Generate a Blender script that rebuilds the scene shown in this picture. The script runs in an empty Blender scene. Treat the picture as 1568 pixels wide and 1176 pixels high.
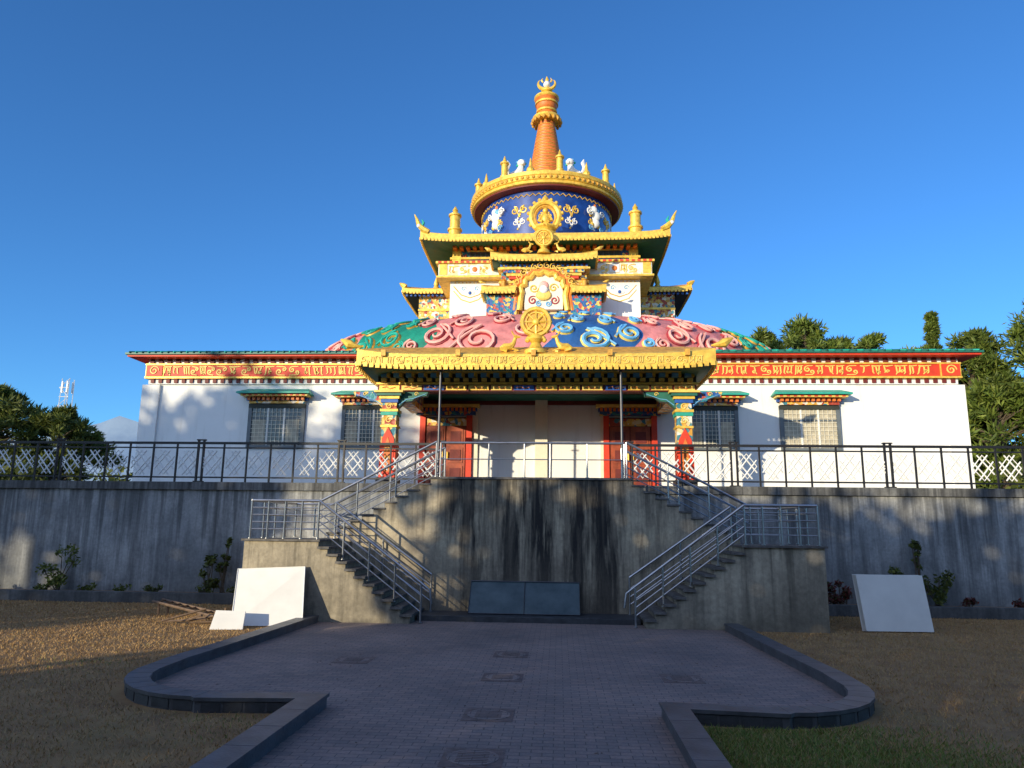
import bpy, math, random
import numpy as np
from mathutils import Vector, Matrix
random.seed(7); rng=np.random.default_rng(7)
S=bpy.context.scene
rad=math.radians
# ---------------------------------------------------------------- materials
def newmat(name):
    m=bpy.data.materials.new(name); m.use_nodes=True
    nt=m.node_tree; b=nt.nodes['Principled BSDF']
    return m,nt,b
def N(nt,t,**k):
    n=nt.nodes.new(t)
    for a,v in k.items(): setattr(n,a,v)
    return n
def L(nt,a,b): nt.links.new(a,b)
def c4(c): return (c[0],c[1],c[2],1)
def noise(nt,vec,scale,detail=4,rough=.6):
    n=N(nt,'ShaderNodeTexNoise'); n.inputs['Scale'].default_value=scale
    n.inputs['Detail'].default_value=detail; n.inputs['Roughness'].default_value=rough
    L(nt,vec,n.inputs['Vector']); return n
def ramp(nt,fac,stops,interp='LINEAR'):
    r=N(nt,'ShaderNodeValToRGB'); r.color_ramp.interpolation=interp
    e=r.color_ramp.elements
    while len(e)<len(stops): e.new(0.5)
    for i,(p,c) in enumerate(stops):
        e[i].position=p; e[i].color=c4(c) if len(c)==3 else c
    L(nt,fac,r.inputs[0]); return r
def mixc(nt,fac,a,b,mode='MIX'):
    m=N(nt,'ShaderNodeMix',data_type='RGBA',blend_type=mode)
    if isinstance(fac,(int,float)): m.inputs[0].default_value=fac
    else: L(nt,fac,m.inputs[0])
    for s,v in ((6,a),(7,b)):
        if isinstance(v,(tuple,list)): m.inputs[s].default_value=c4(v)
        else: L(nt,v,m.inputs[s])
    return m.outputs[2]
def objco(nt,scale=None,loc=None):
    t=N(nt,'ShaderNodeTexCoord')
    if scale is None: return t.outputs['Object']
    mp=N(nt,'ShaderNodeMapping'); mp.inputs['Scale'].default_value=scale
    if loc: mp.inputs['Location'].default_value=loc
    L(nt,t.outputs['Object'],mp.inputs['Vector']); return mp.outputs[0]
def bump(nt,b,h,st=.3,dist=.02):
    n=N(nt,'ShaderNodeBump'); n.inputs['Strength'].default_value=st; n.inputs['Distance'].default_value=dist
    L(nt,h,n.inputs['Height']); L(nt,n.outputs[0],b.inputs['Normal'])
def paint(name,col,rough=.55,metal=0,var=.25,scale=3.0,bmp=.15):
    m,nt,b=newmat(name); co=objco(nt)
    n=noise(nt,co,scale,4)
    d=tuple(x*(1-var) for x in col); l=tuple(min(1,x*(1+var*.5)) for x in col)
    r=ramp(nt,n.outputs[0],[(.3,d),(.65,l)])
    L(nt,r.outputs[0],b.inputs['Base Color'])
    b.inputs['Roughness'].default_value=rough; b.inputs['Metallic'].default_value=metal
    if bmp>.25:
        n2=noise(nt,co,scale*9,2); bump(nt,b,n2.outputs[0],bmp,.01)
    return m
def concrete(name,light,mid,dark,amount=.5,center=False,fine=.8):
    m,nt,b=newmat(name)
    co=objco(nt); st=objco(nt,(1.6,1.6,.16)); st2=objco(nt,(3.2,3.2,.28))
    n1=noise(nt,co,.7,5); n2=noise(nt,st,1.6,6,.65); n3=noise(nt,st2,1.5,5,.7); nf=noise(nt,co,14,4); nm=noise(nt,co,2.6,6,.7)
    base=mixc(nt,ramp(nt,n1.outputs[0],[(.38,(0,0,0)),(.62,(1,1,1))]).outputs[0],light,mid)
    base=mixc(nt,ramp(nt,nm.outputs[0],[(.45,(0,0,0)),(.7,(.6,.6,.6))]).outputs[0],base,tuple(x*.55 for x in mid))
    sep=N(nt,'ShaderNodeSeparateXYZ'); L(nt,co,sep.inputs[0])
    f=ramp(nt,n2.outputs[0],[(.60-amount*.3,(0,0,0)),(.84-amount*.22,(1,1,1))])
    fac=f.outputs[0]
    if center:
        a=N(nt,'ShaderNodeMath',operation='SUBTRACT'); L(nt,sep.outputs[0],a.inputs[0]); a.inputs[1].default_value=.5
        ab=N(nt,'ShaderNodeMath',operation='ABSOLUTE'); L(nt,a.outputs[0],ab.inputs[0])
        mr=N(nt,'ShaderNodeMapRange'); L(nt,ab.outputs[0],mr.inputs[0]); mr.inputs[1].default_value=1.2; mr.inputs[2].default_value=3.2; mr.inputs[3].default_value=.125; mr.inputs[4].default_value=-.04
        ad=N(nt,'ShaderNodeMath',operation='ADD'); L(nt,n2.outputs[0],ad.inputs[0]); L(nt,mr.outputs[0],ad.inputs[1])
        f2=ramp(nt,ad.outputs[0],[(.52,(0,0,0)),(.66,(1,1,1))]); fac=f2.outputs[0]
    c=mixc(nt,fac,base,dark)
    g=ramp(nt,n3.outputs[0],[(.50,(0,0,0)),(.70,(fine,)*3)])
    c=mixc(nt,g.outputs[0],c,tuple(x*.4 for x in mid))
    n4=noise(nt,objco(nt,(3.2,3.2,.2),(3,1,2)),1.2,5); p=ramp(nt,n4.outputs[0],[(.57,(0,0,0)),(.72,(.65,.65,.65))])
    c=mixc(nt,p.outputs[0],c,tuple(min(1,x*1.25) for x in light))
    # water runs coming down from the coping
    mt=N(nt,'ShaderNodeMapRange'); L(nt,sep.outputs[2],mt.inputs[0]); mt.inputs[1].default_value=1.2; mt.inputs[2].default_value=2.9; mt.inputs[3].default_value=0; mt.inputs[4].default_value=.16
    n5=noise(nt,objco(nt,(4.2,4.2,.12),(7,2,1)),1.4,4); a5=N(nt,'ShaderNodeMath',operation='ADD'); L(nt,n5.outputs[0],a5.inputs[0]); L(nt,mt.outputs[0],a5.inputs[1])
    c=mixc(nt,ramp(nt,a5.outputs[0],[(.60,(0,0,0)),(.74,(.8,.8,.8))]).outputs[0],c,tuple(x*.30 for x in mid))
    mg=N(nt,'ShaderNodeMapRange'); L(nt,sep.outputs[2],mg.inputs[0]); mg.inputs[1].default_value=0; mg.inputs[2].default_value=1.6; mg.inputs[3].default_value=.66; mg.inputs[4].default_value=.0
    mm=N(nt,'ShaderNodeMath',operation='MULTIPLY'); L(nt,mg.outputs[0],mm.inputs[0]); L(nt,ramp(nt,n1.outputs[0],[(.35,(.3,.3,.3)),(.6,(1.3,1.3,1.3))]).outputs[0],mm.inputs[1]); mm.use_clamp=True
    c=mixc(nt,mm.outputs[0],c,tuple(x*.38 for x in mid))
    c=mixc(nt,.4,c,ramp(nt,nf.outputs[0],[(.3,(.35,.35,.35)),(.7,(1,1,1))]).outputs[0],'MULTIPLY')
    L(nt,c,b.inputs['Base Color']); b.inputs['Roughness'].default_value=.9
    bump(nt,b,nf.outputs[0],.5,.02)
    return m
M={}
def wallwhite():
    m,nt,b=newmat('white_plaster'); co=objco(nt); n=noise(nt,co,.5,4); n2=noise(nt,objco(nt,(2.5,2.5,.25)),1.5,4)
    r=ramp(nt,n.outputs[0],[(.3,(.82,.81,.77)),(.7,(.90,.89,.86))])
    s=ramp(nt,n2.outputs[0],[(.55,(1,1,1)),(.8,(.76,.74,.70))])
    L(nt,mixc(nt,.7,r.outputs[0],s.outputs[0],'MULTIPLY'),b.inputs['Base Color']); b.inputs['Roughness'].default_value=.8
    return m
M['white']=wallwhite()
M['cream']=paint('cream_plaster',(.84,.78,.62),.7,var=.08)
M['gold']=paint('gold_paint',(.88,.54,.08),.38,.2,.35,6,.4)
M['gold2']=paint('ochre_gold',(.70,.36,.05),.45,.1,.35,8,.4)
M['yellow']=paint('yellow_paint',(.88,.62,.14),.5,0,.2,6)
M['red']=paint('red_paint',(.72,.05,.015),.55,0,.2)
M['orange']=paint('orange_paint',(.75,.20,.035),.5,0,.3,4)
M['darkred']=paint('maroon_paint',(.17,.02,.015),.6)
M['dkpaint']=paint('dark_soffit',(.035,.04,.03),.7)  # even near-black paint for lintels, porch beam and wing soffits
M['green']=paint('green_paint',(.02,.15,.11),.5)
M['teal']=paint('teal_paint',(.02,.38,.28),.5)
M['blue']=paint('blue_paint',(.02,.10,.42),.45)
M['ltblue']=paint('light_blue_paint',(.14,.42,.72),.5)
M['pink']=paint('pink_paint',(.86,.42,.36),.55,0,.15)
M['pinkd']=paint('deep_pink_paint',(.38,.035,.05),.55)
M['black']=paint('black_metal',(.010,.010,.012),.5,.0)
M['whitep']=paint('white_enamel',(.82,.81,.78),.5,0,.1)
M['steel']=paint('stainless_steel',(.42,.43,.45),.3,.9,.2,5,0)
M['wood']=paint('red_wood_door',(.36,.075,.03),.4,0,.4,5)
M['pole']=paint('grey_pole',(.10,.10,.11),.4,.6)
M['frame']=paint('window_frame_grey',(.13,.15,.16),.5)
M['stonedark']=paint('dark_granite',(.045,.048,.052),.55,0,.4,6,.4)
M['nosing']=paint('step_stone',(.13,.12,.11),.8,0,.5,8,.5)
M['board']=paint('white_board',(.80,.78,.73),.6,0,.08,2,.05)
M['brownwood']=paint('weathered_wood',(.17,.11,.07),.8,0,.4,10,.5)
M['curtain']=paint('curtain',(.50,.45,.34),.9,0,.3,6)
M['iron']=paint('rusty_iron',(.17,.12,.105),.7,.1,.4,12,.5)
M['kerb']=paint('kerb_granite',(.085,.088,.095),.45,0,.4,4,.3)
M['platform']=concrete('stained_concrete',(.54,.46,.32),(.40,.335,.245),(.024,.022,.02),.5,True)
M['stairc']=concrete('stair_concrete',(.52,.45,.33),(.38,.33,.245),(.09,.08,.065),.3)
M['retain']=concrete('weathered_wall',(.46,.46,.45),(.31,.32,.325),(.08,.08,.082),.50,False,.7)
M['coping']=concrete('coping_concrete',(.25,.25,.24),(.17,.17,.17),(.05,.05,.05),.6)
def drummat():
    m,nt,b=newmat('blue_glazed_drum'); co=objco(nt); n=noise(nt,co,2.5,4)
    r=ramp(nt,n.outputs[0],[(.3,(.006,.028,.18)),(.7,(.015,.07,.34))]); L(nt,r.outputs[0],b.inputs['Base Color'])
    b.inputs['Roughness'].default_value=.26; b.inputs['Coat Weight'].default_value=1; b.inputs['Coat Roughness'].default_value=.16
    bump(nt,b,n.outputs[0],.1,.02); return m
M['drum']=drummat()
def glass():
    m,nt,b=newmat('window_glass'); b.inputs['Base Color'].default_value=(.05,.065,.07,1); b.inputs['Roughness'].default_value=.12
    n=noise(nt,objco(nt),1.5,2); bump(nt,b,n.outputs[0],.1,.02); return m
M['glass']=glass()
def panel():
    m,nt,b=newmat('dusty_glass_panel'); n=noise(nt,objco(nt),2.2,5)
    r=ramp(nt,n.outputs[0],[(.3,(.03,.06,.07)),(.7,(.09,.13,.14))]); L(nt,r.outputs[0],b.inputs['Base Color']); b.inputs['Roughness'].default_value=.22; return m
M['panel']=panel()
def domemat():
    m,nt,b=newmat('painted_cloud_dome'); co=objco(nt)
    sep=N(nt,'ShaderNodeSeparateXYZ'); L(nt,co,sep.inputs[0])
    ng=N(nt,'ShaderNodeMath',operation='MULTIPLY'); L(nt,sep.outputs[1],ng.inputs[0]); ng.inputs[1].default_value=-1
    at=N(nt,'ShaderNodeMath',operation='ARCTAN2'); L(nt,sep.outputs[0],at.inputs[0]); L(nt,ng.outputs[0],at.inputs[1])
    w=N(nt,'ShaderNodeMath',operation='MULTIPLY'); L(nt,sep.outputs[2],w.inputs[0]); w.inputs[1].default_value=3.2
    s=N(nt,'ShaderNodeMath',operation='SINE'); L(nt,w.outputs[0],s.inputs[0])
    s2=N(nt,'ShaderNodeMath',operation='MULTIPLY_ADD'); L(nt,s.outputs[0],s2.inputs[0]); s2.inputs[1].default_value=.03; L(nt,at.outputs[0],s2.inputs[2])
    mr=N(nt,'ShaderNodeMapRange'); L(nt,s2.outputs[0],mr.inputs[0]); mr.inputs[1].default_value=-math.pi; mr.inputs[2].default_value=math.pi
    P=(.80,.27,.26); T=(.01,.27,.18); B=(.02,.11,.34); G=(.03,.22,.13)
    def a(d): return (d+180)/360
    st=[(0,P),(a(-120),T),(a(-85),B),(a(-62),P),(a(-43),T),(a(-23),P),(a(1),B),(a(18),P),(a(40),G),(a(58),P),(a(80),B),(a(110),T)]
    r=ramp(nt,mr.outputs[0],st,'CONSTANT')
    n=noise(nt,co,1.6,6,.65)
    v=ramp(nt,n.outputs[0],[(.35,(.5,.5,.53)),(.6,(1,1,1))])
    c=mixc(nt,.85,r.outputs[0],v.outputs[0],'MULTIPLY')
    L(nt,c,b.inputs['Base Color']); b.inputs['Roughness'].default_value=.55
    bump(nt,b,n.outputs[0],.4,.12); return m
M['dome']=domemat()
def motley(name,cols,scale=5):
    m,nt,b=newmat(name); co=objco(nt); vo=N(nt,'ShaderNodeTexVoronoi'); vo.inputs['Scale'].default_value=scale
    wn=noise(nt,co,scale*.7,2); L(nt,mixc(nt,.15,co,wn.outputs[1],'ADD'),vo.inputs['Vector'])
    sp=N(nt,'ShaderNodeSeparateColor'); L(nt,vo.outputs['Color'],sp.inputs[0])
    k=len(cols); r=ramp(nt,sp.outputs[0],[(i/k,c) for i,c in enumerate(cols)],'CONSTANT')
    L(nt,r.outputs[0],b.inputs['Base Color']); b.inputs['Roughness'].default_value=.5
    bump(nt,b,vo.outputs['Distance'],.6,.03); return m
M['carved']=motley('carved_polychrome',[(.8,.48,.08),(.65,.34,.05),(.8,.6,.3),(.4,.06,.03),(.8,.5,.1),(.05,.22,.28),(.78,.74,.64)],8)
M['carved2']=motley('carved_blue',[(.02,.10,.36),(.03,.25,.3),(.75,.5,.1),(.5,.08,.05),(.02,.12,.3)],9)
M['pale']=motley('painted_panel',[(.80,.77,.70),(.80,.68,.62),(.79,.76,.69),(.78,.62,.35),(.80,.78,.72),(.62,.70,.70)],5)
def pavemat():
    m,nt,b=newmat('paver_blocks'); co=objco(nt)
    br=N(nt,'ShaderNodeTexBrick'); br.inputs['Scale'].default_value=1; br.inputs['Brick Width'].default_value=.2; br.inputs['Row Height'].default_value=.1
    br.inputs['Mortar Size'].default_value=.005; br.inputs['Mortar Smooth'].default_value=.3
    br.inputs['Color1'].default_value=(.42,.30,.255,1); br.inputs['Color2'].default_value=(.31,.245,.22,1); br.inputs['Mortar'].default_value=(.15,.125,.115,1)
    L(nt,co,br.inputs['Vector'])
    n=noise(nt,co,.6,6); v=ramp(nt,n.outputs[0],[(.3,(.60,.62,.64)),(.7,(1.0,.98,.96))])
    nf=noise(nt,co,40,3); v2=ramp(nt,nf.outputs[0],[(.3,(.6,.6,.6)),(.7,(1,1,1))])
    c=mixc(nt,1,br.outputs[0],v.outputs[0],'MULTIPLY'); c=mixc(nt,.7,c,v2.outputs[0],'MULTIPLY')
    L(nt,c,b.inputs['Base Color']); b.inputs['Roughness'].default_value=.8
    iv=N(nt,'ShaderNodeMath',operation='SUBTRACT'); iv.inputs[0].default_value=1; L(nt,br.outputs['Fac'],iv.inputs[1])
    bump(nt,b,iv.outputs[0],.5,.01); return m
M['pave']=pavemat()
def groundmat():
    m,nt,b=newmat('dry_lawn_soil'); co=objco(nt); n=noise(nt,co,.35,5); n2=noise(nt,co,2.2,6); n3=noise(nt,co,90,3)
    c=ramp(nt,n2.outputs[0],[(.3,(.26,.14,.055)),(.7,(.42,.25,.10))]).outputs[0]
    g=ramp(nt,n.outputs[0],[(.55,(0,0,0)),(.7,(.4,.4,.4))])
    c=mixc(nt,g.outputs[0],c,(.14,.14,.04))
    c=mixc(nt,.4,c,ramp(nt,n3.outputs[0],[(.3,(.55,.55,.55)),(.7,(1,1,1))]).outputs[0],'MULTIPLY')
    L(nt,c,b.inputs['Base Color']); b.inputs['Roughness'].default_value=.95; bump(nt,b,n3.outputs[0],.5,.015); return m
M['ground']=groundmat()
def leafmat(name,stops,trans=.25):
    m,nt,b=newmat(name); g=N(nt,'ShaderNodeNewGeometry'); r=ramp(nt,g.outputs['Random Per Island'],stops)
    c=r.outputs[0]
    if trans>0:
        n=noise(nt,objco(nt),.5,2); v=ramp(nt,n.outputs[0],[(.35,(.6,.6,.6)),(.65,(1.15,1.15,1.15))])
        c=mixc(nt,1,c,v.outputs[0],'MULTIPLY')
    L(nt,c,b.inputs['Base Color']); b.inputs['Roughness'].default_value=.65
    if trans>0:
        tr=N(nt,'ShaderNodeBsdfTranslucent'); L(nt,c,tr.inputs[0]); mx=N(nt,'ShaderNodeMixShader'); mx.inputs[0].default_value=trans
        out=nt.nodes['Material Output']; L(nt,b.outputs[0],mx.inputs[1]); L(nt,tr.outputs[0],mx.inputs[2]); L(nt,mx.outputs[0],out.inputs[0])
    return m
M['leaf']=leafmat('foliage_green',[(0,(.06,.10,.012)),(.5,(.14,.20,.025)),(1,(.24,.28,.045))],.3)
M['leafdk']=leafmat('foliage_dark',[(0,(.05,.075,.012)),(.5,(.11,.14,.02)),(1,(.20,.22,.04))],.3)
M['leafrow']=leafmat('foliage_row',[(0,(.03,.055,.012)),(.5,(.06,.09,.02)),(1,(.11,.13,.03))],0)
M['leafred']=leafmat('foliage_red',[(0,(.09,.015,.012)),(.5,(.16,.03,.02)),(1,(.05,.07,.02))])
M['grass']=leafmat('dry_grass',[(0,(.30,.17,.065)),(.45,(.42,.25,.095)),(.9,(.52,.33,.13)),(1,(.20,.18,.05))],.0)
M['grassg']=leafmat('green_grass',[(0,(.09,.15,.015)),(.6,(.17,.23,.03)),(1,(.34,.28,.08))],.0)
M['bark']=paint('bark',(.10,.075,.05),.9,0,.4,6,.6)
def mtnmat():
    m,nt,b=newmat('hazy_mountain'); co=objco(nt); n=noise(nt,co,.004,8)
    r=ramp(nt,n.outputs[0],[(.4,(.13,.20,.33)),(.6,(.22,.30,.42))]); L(nt,r.outputs[0],b.inputs['Base Color']); b.inputs['Roughness'].default_value=1; return m  # distance haze is put into the blue-grey base colour
M['mtn']=mtnmat()
# ---------------------------------------------------------------- mesh builder
class MB:
    def __init__(s): s.v=[]; s.f=[]; s.m=[]; s.mats=[]
    def mi(s,k):
        if k not in s.mats: s.mats.append(k)
        return s.mats.index(k)
    def add(s,vs,fs,k):
        o=len(s.v); s.v+=[tuple(p) for p in vs]; i=s.mi(k)
        for f in fs: s.f.append(tuple(o+a for a in f)); s.m.append(i)
    def box(s,x0,x1,y0,y1,z0,z1,k):
        s.add([(x0,y0,z0),(x1,y0,z0),(x1,y1,z0),(x0,y1,z0),(x0,y0,z1),(x1,y0,z1),(x1,y1,z1),(x0,y1,z1)],
              [(0,3,2,1),(4,5,6,7),(0,1,5,4),(1,2,6,5),(2,3,7,6),(3,0,4,7)],k)
    def prism(s,prof,y0,y1,k):
        n=len(prof)
        s.add([(x,y0,z) for x,z in prof]+[(x,y1,z) for x,z in prof],
              [tuple(range(n)),tuple(range(2*n-1,n-1,-1))]+[(i,i+n,(i+1)%n+n,(i+1)%n) for i in range(n)],k)
    def loops(s,lps,k,closed=True,cap=False):
        n=len(lps[0]); vs=[p for l in lps for p in l]; fs=[]
        for a in range(len(lps)-1):
            for i in range(n if closed else n-1):
                j=(i+1)%n; fs.append((a*n+i,a*n+j,(a+1)*n+j,(a+1)*n+i))
        if cap: fs.append(tuple(range(n-1,-1,-1))); fs.append(tuple((len(lps)-1)*n+i for i in range(n)))
        s.add(vs,fs,k)
    def lathe(s,cx,cy,prof,k,seg=48,ph=0):
        s.loops([[(cx+r*math.cos(2*math.pi*i/seg+ph),cy+r*math.sin(2*math.pi*i/seg+ph),z) for i in range(seg)] for r,z in prof],k,cap=True)
    def tube(s,pts,r,k,seg=6,taper=None):
        pts=[Vector(p) for p in pts]; lps=[]; n=len(pts); up=None
        for i,p in enumerate(pts):
            t=(pts[min(i+1,n-1)]-pts[max(i-1,0)]).normalized()
            if up is None:
                up=Vector((0,0,1)) if abs(t.z)<.9 else Vector((0,1,0))
            a=t.cross(up); 
            if a.length<1e-4: a=t.cross(Vector((1,0,0)))
            a.normalize(); bb=a.cross(t).normalized(); up=bb
            rr=r if taper is None else taper[i]
            lps.append([p+(a*math.cos(2*math.pi*j/seg)+bb*math.sin(2*math.pi*j/seg))*rr for j in range(seg)])
        s.loops(lps,k,cap=True)
    def ribbon(s,pts,w,k,thick=.02,nrm=(0,-1,0)):
        pts=[Vector(p) for p in pts]; nn=Vector(nrm); n=len(pts); A=[];B=[];C=[];D=[]
        for i,p in enumerate(pts):
            t=(pts[min(i+1,n-1)]-pts[max(i-1,0)]).normalized(); q=t.cross(nn).normalized()
            ww=w*(.55+.45*math.sin(math.pi*min(1,(i+1)/(n))))*.5
            A.append(p-q*ww); B.append(p-q*ww*.7+nn*thick); C.append(p+q*ww*.7+nn*thick); D.append(p+q*ww)
        vs=A+B+C+D; fs=[]
        for i in range(n-1):
            for a in range(3): fs.append((a*n+i,a*n+i+1,(a+1)*n+i+1,(a+1)*n+i))
        s.add(vs,fs,k)
    def ball(s,c,r,k,sx=1,sy=1,sz=1,u=12,v=8):
        lps=[]
        for j in range(v+1):
            t=-math.pi/2+math.pi*j/v; cr=max(math.cos(t),.01)
            lps.append([(c[0]+r*sx*cr*math.cos(2*math.pi*i/u),c[1]+r*sy*cr*math.sin(2*math.pi*i/u),c[2]+r*sz*math.sin(t)) for i in range(u)])
        s.loops(lps,k,cap=True)
    def obj(s,name,parent=None,smooth=False,loc=None,bevel=0):
        me=bpy.data.meshes.new(name); me.from_pydata(s.v,[],s.f)
        for k in s.mats: me.materials.append(M[k])
        me.polygons.foreach_set('material_index',s.m)
        if smooth: me.polygons.foreach_set('use_smooth',[True]*len(s.f))
        me.update(); o=bpy.data.objects.new(name,me); S.collection.objects.link(o)
        import bmesh
        bm=bmesh.new(); bm.from_mesh(me); bmesh.ops.recalc_face_normals(bm,faces=bm.faces); bm.to_mesh(me); bm.free()
        if loc: 
            me.transform(Matrix.Translation(-Vector(loc))); o.location=loc
        if smooth:
            try: me.set_sharp_from_angle(angle=rad(40))
            except Exception: pass
        if bevel:
            b=o.modifiers.new('b','BEVEL'); b.width=bevel; b.segments=2; b.limit_method='ANGLE'
        if parent: o.parent=parent
        return o
def empty(name):
    e=bpy.data.objects.new(name,None); S.collection.objects.link(e); return e
def spiral(cx,cz,r,turns=1.6,a0=0,dr=1,n=22,tail=None):
    pts=[]
    for i in range(n):
        t=i/(n-1); a=a0+dr*2*math.pi*turns*t; q=r*(1-t*.88)
        pts.append((cx+q*math.cos(a),cz+q*math.sin(a)))
    if tail: pts=[tail]+pts
    return pts
def pl(pts,y): return [(x,y,z) for x,z in pts]
def eave(mb,cx,cy,hx,hy,z0,th,rise,inx,iny,kband,ksoff,ktop,lift=.25,so=.15,inset=.8):
    def lp(ax,ay,z,lf):
        out=[];n=14
        for (x0,y0,x1,y1) in ((-1,-1,1,-1),(1,-1,1,1),(1,1,-1,1),(-1,1,-1,-1)):
            for i in range(n):
                t=i/n; q=abs(2*t-1)**7
                out.append((cx+ax*(x0+(x1-x0)*t),cy+ay*(y0+(y1-y0)*t),z+lf*q))
        return out
    a=lp(hx-inset,hy-inset,z0-so,0); b=lp(hx-.06,hy-.06,z0,lift); c=lp(hx,hy,z0+.02,lift); d=lp(hx,hy,z0+th,lift*1.15); e=lp(hx-.12,hy-.12,z0+th+.06,lift); f=lp(inx,iny,z0+th+rise,0)
    mb.loops([a,b],ksoff); mb.loops([b,c,d,e],kband); mb.loops([e,f],ktop)
    mb.add(f,[tuple(range(len(f)))],ktop)
    z=z0-.03
    for sx,L0,L1 in (('f',-hx,hx),('b',-hx,hx)):
        yy=cy-hy-.012 if sx=='f' else cy+hy+.012
        nn=int((L1-L0)/.16)
        for i in range(nn):
            x=L0+(i+.5)*(L1-L0)/nn; q=abs(x/hx)**7*lift
            mb.box(cx+x-.055,cx+x+.055,yy-.02,yy+.02,z+q-.02,z+q+.10,kband)
    for sg in (-1,1):
        xx=cx+sg*(hx+.012); nn=int(2*hy/.16)
        for i in range(nn):
            y=-hy+(i+.5)*2*hy/nn; q=abs(y/hy)**7*lift
            mb.box(xx-.02,xx+.02,cy+y-.055,cy+y+.055,z+q-.02,z+q+.10,kband)
def dentils(mb,x0,x1,y,z0,z1,sp,w,k,d=.06):
    n=int((x1-x0)/sp)
    for i in range(n):
        x=x0+(i+.5)*(x1-x0)/n; mb.box(x-w/2,x+w/2,y-d,y+.01,z0,z1,k)
def scrollband(mb,x0,x1,zc,h,y,k,seed=1,w=.05,glyph=.4):
    r=random.Random(seed); x=x0
    while x<x1-.25:
        u=h*r.choice([.8,1.0,1.25]); 
        if x+u>x1: u=x1-x
        t=r.random(); c=x+u/2; a=r.choice([-1,1])
        if t>glyph:
            R=min(h*.30,u*.3)
            s1=spiral(c-u*.18,zc+a*h*.10,R,1.3,math.pi*.5*a,1*a,14,(c+u*.3,zc+a*h*.42))
            s2=spiral(c+u*.2,zc-a*h*.16,R*.75,1.2,-math.pi*.5*a,1*a,12,(c-u*.4,zc-a*h*.42))
            mb.ribbon(pl(s1,y),w,k); mb.ribbon(pl(s2,y),w,k)
        else:
            # Lantsa-style letter: head bar with hanging, hooked strokes
            mb.ribbon(pl([(c-u*.44,zc+h*.40),(c-u*.1,zc+h*.36),(c+u*.44,zc+h*.43)],y),w*1.1,k)
            dd=[d for d in (-.33,-.05,.25) if r.random()<.85]
            for dx in dd:
                b_=r.uniform(-.12,.12)*u; lo=r.uniform(.25,.45)*h
                mb.ribbon(pl([(c+dx*u,zc+h*.36),(c+dx*u+b_*.5,zc+.08*h),(c+dx*u+b_,zc-lo*.6),(c+dx*u+b_-.10*u*a,zc-lo)],y),w,k)
            if r.random()<.6: mb.ribbon(pl(spiral(c+r.uniform(-.15,.15)*u,zc-h*.12,h*.17,1.1,0,a,10),y),w*.9,k)
        x+=u
# ---------------------------------------------------------------- ground
mb=MB(); mb.add([(-4000,-4000,0),(4000,-4000,0),(4000,4000,0),(-4000,4000,0)],[(0,1,2,3)],'ground'); mb.obj('ground')
def earside(sg):
    k=.97 if sg<0 else .89
    pts=[(1.95,-6),(1.95,8.4),(3.15,8.3)]
    for i in range(9):
        a=-math.pi/2+(i/8)*math.pi/2*1.05
        pts.append((3.2+1.4*math.cos(a),9.85+1.5*math.sin(a)))
    pts+=[(4.62,10.5),(4.58,11.2),(4.5,13),(4.4,15.5)]
    return [(sg*(x if x<2 else 2+(x-2)*k)-.08,y) for x,y in pts]
Lp,Rp=earside(-1),earside(1)
mb=MB(); poly=Rp+[(4.05,17.2),(-4.3,17.2)]+Lp[::-1]
mb.add([(x,y,.012) for x,y in poly],[tuple(range(len(poly)))],'pave')
path=mb.obj('paved_path')
def offset(pts,w):
    out=[];n=len(pts)
    for i in range(n):
        p=Vector(pts[i]); a=Vector(pts[max(i-1,0)]); b=Vector(pts[min(i+1,n-1)])
        d1=(p-a).normalized() if i>0 else (b-p).normalized(); d2=(b-p).normalized() if i<n-1 else d1
        n1=Vector((-d1.y,d1.x)); n2=Vector((-d2.y,d2.x)); m=(n1+n2).normalized(); k=1/max(.5,m.dot(n1))
        out.append((p.x+m.x*w*k,p.y+m.y*w*k))
    return out
for P_ in (Lp,Rp):
    mb=MB(); a=offset(P_,.12); b=offset(P_,-.12); a2=offset(P_,.14); b2=offset(P_,-.14)
    lps=[]
    for i in range(len(P_)):
        lps.append([(a[i][0],a[i][1],-.02),(a[i][0],a[i][1],.12),(a2[i][0],a2[i][1],.122),(a2[i][0],a2[i][1],.16),(b2[i][0],b2[i][1],.16),(b2[i][0],b2[i][1],.122),(b[i][0],b[i][1],.12),(b[i][0],b[i][1],-.02)])
    mb.loops(lps,'kerb',cap=True)
    for i in range(len(P_)-1):
        p=Vector(P_[i]);q=Vector(P_[i+1]);ln=(q-p).length
        d=(q-p)/ln; nn=Vector((-d.y,d.x)); k=max(1,int(ln/.6))
        for j in range(0 if i>2 else 1,k):
            c=p+d*(ln*j/k)
            w=.141; e=.002
            vs=[c+d*e+nn*w,c-d*e+nn*w,c-d*e-nn*w,c+d*e-nn*w]
            mb.add([(v.x,v.y,.125) for v in vs]+[(v.x,v.y,.1612) for v in vs],[(0,1,2,3),(4,5,6,7),(0,1,5,4),(1,2,6,5),(2,3,7,6),(3,0,4,7)],'stonedark')
        k=max(1,int(ln/.2)); o=-1 if P_ is Lp else 1
        for j in range(k):
            c=p+d*(ln*(j+.5)/k)-nn*(.122)*o; hw=ln/k*.44; t=nn*(-.006*o)
            vs=[c-d*hw,c+d*hw,c+d*hw+t,c-d*hw+t]
            mb.add([(v.x,v.y,.015) for v in vs]+[(v.x,v.y,.112) for v in vs],[(0,1,2,3),(4,5,6,7),(0,1,5,4),(1,2,6,5),(2,3,7,6),(3,0,4,7)],'stonedark')
    mb.obj('kerb')
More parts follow.
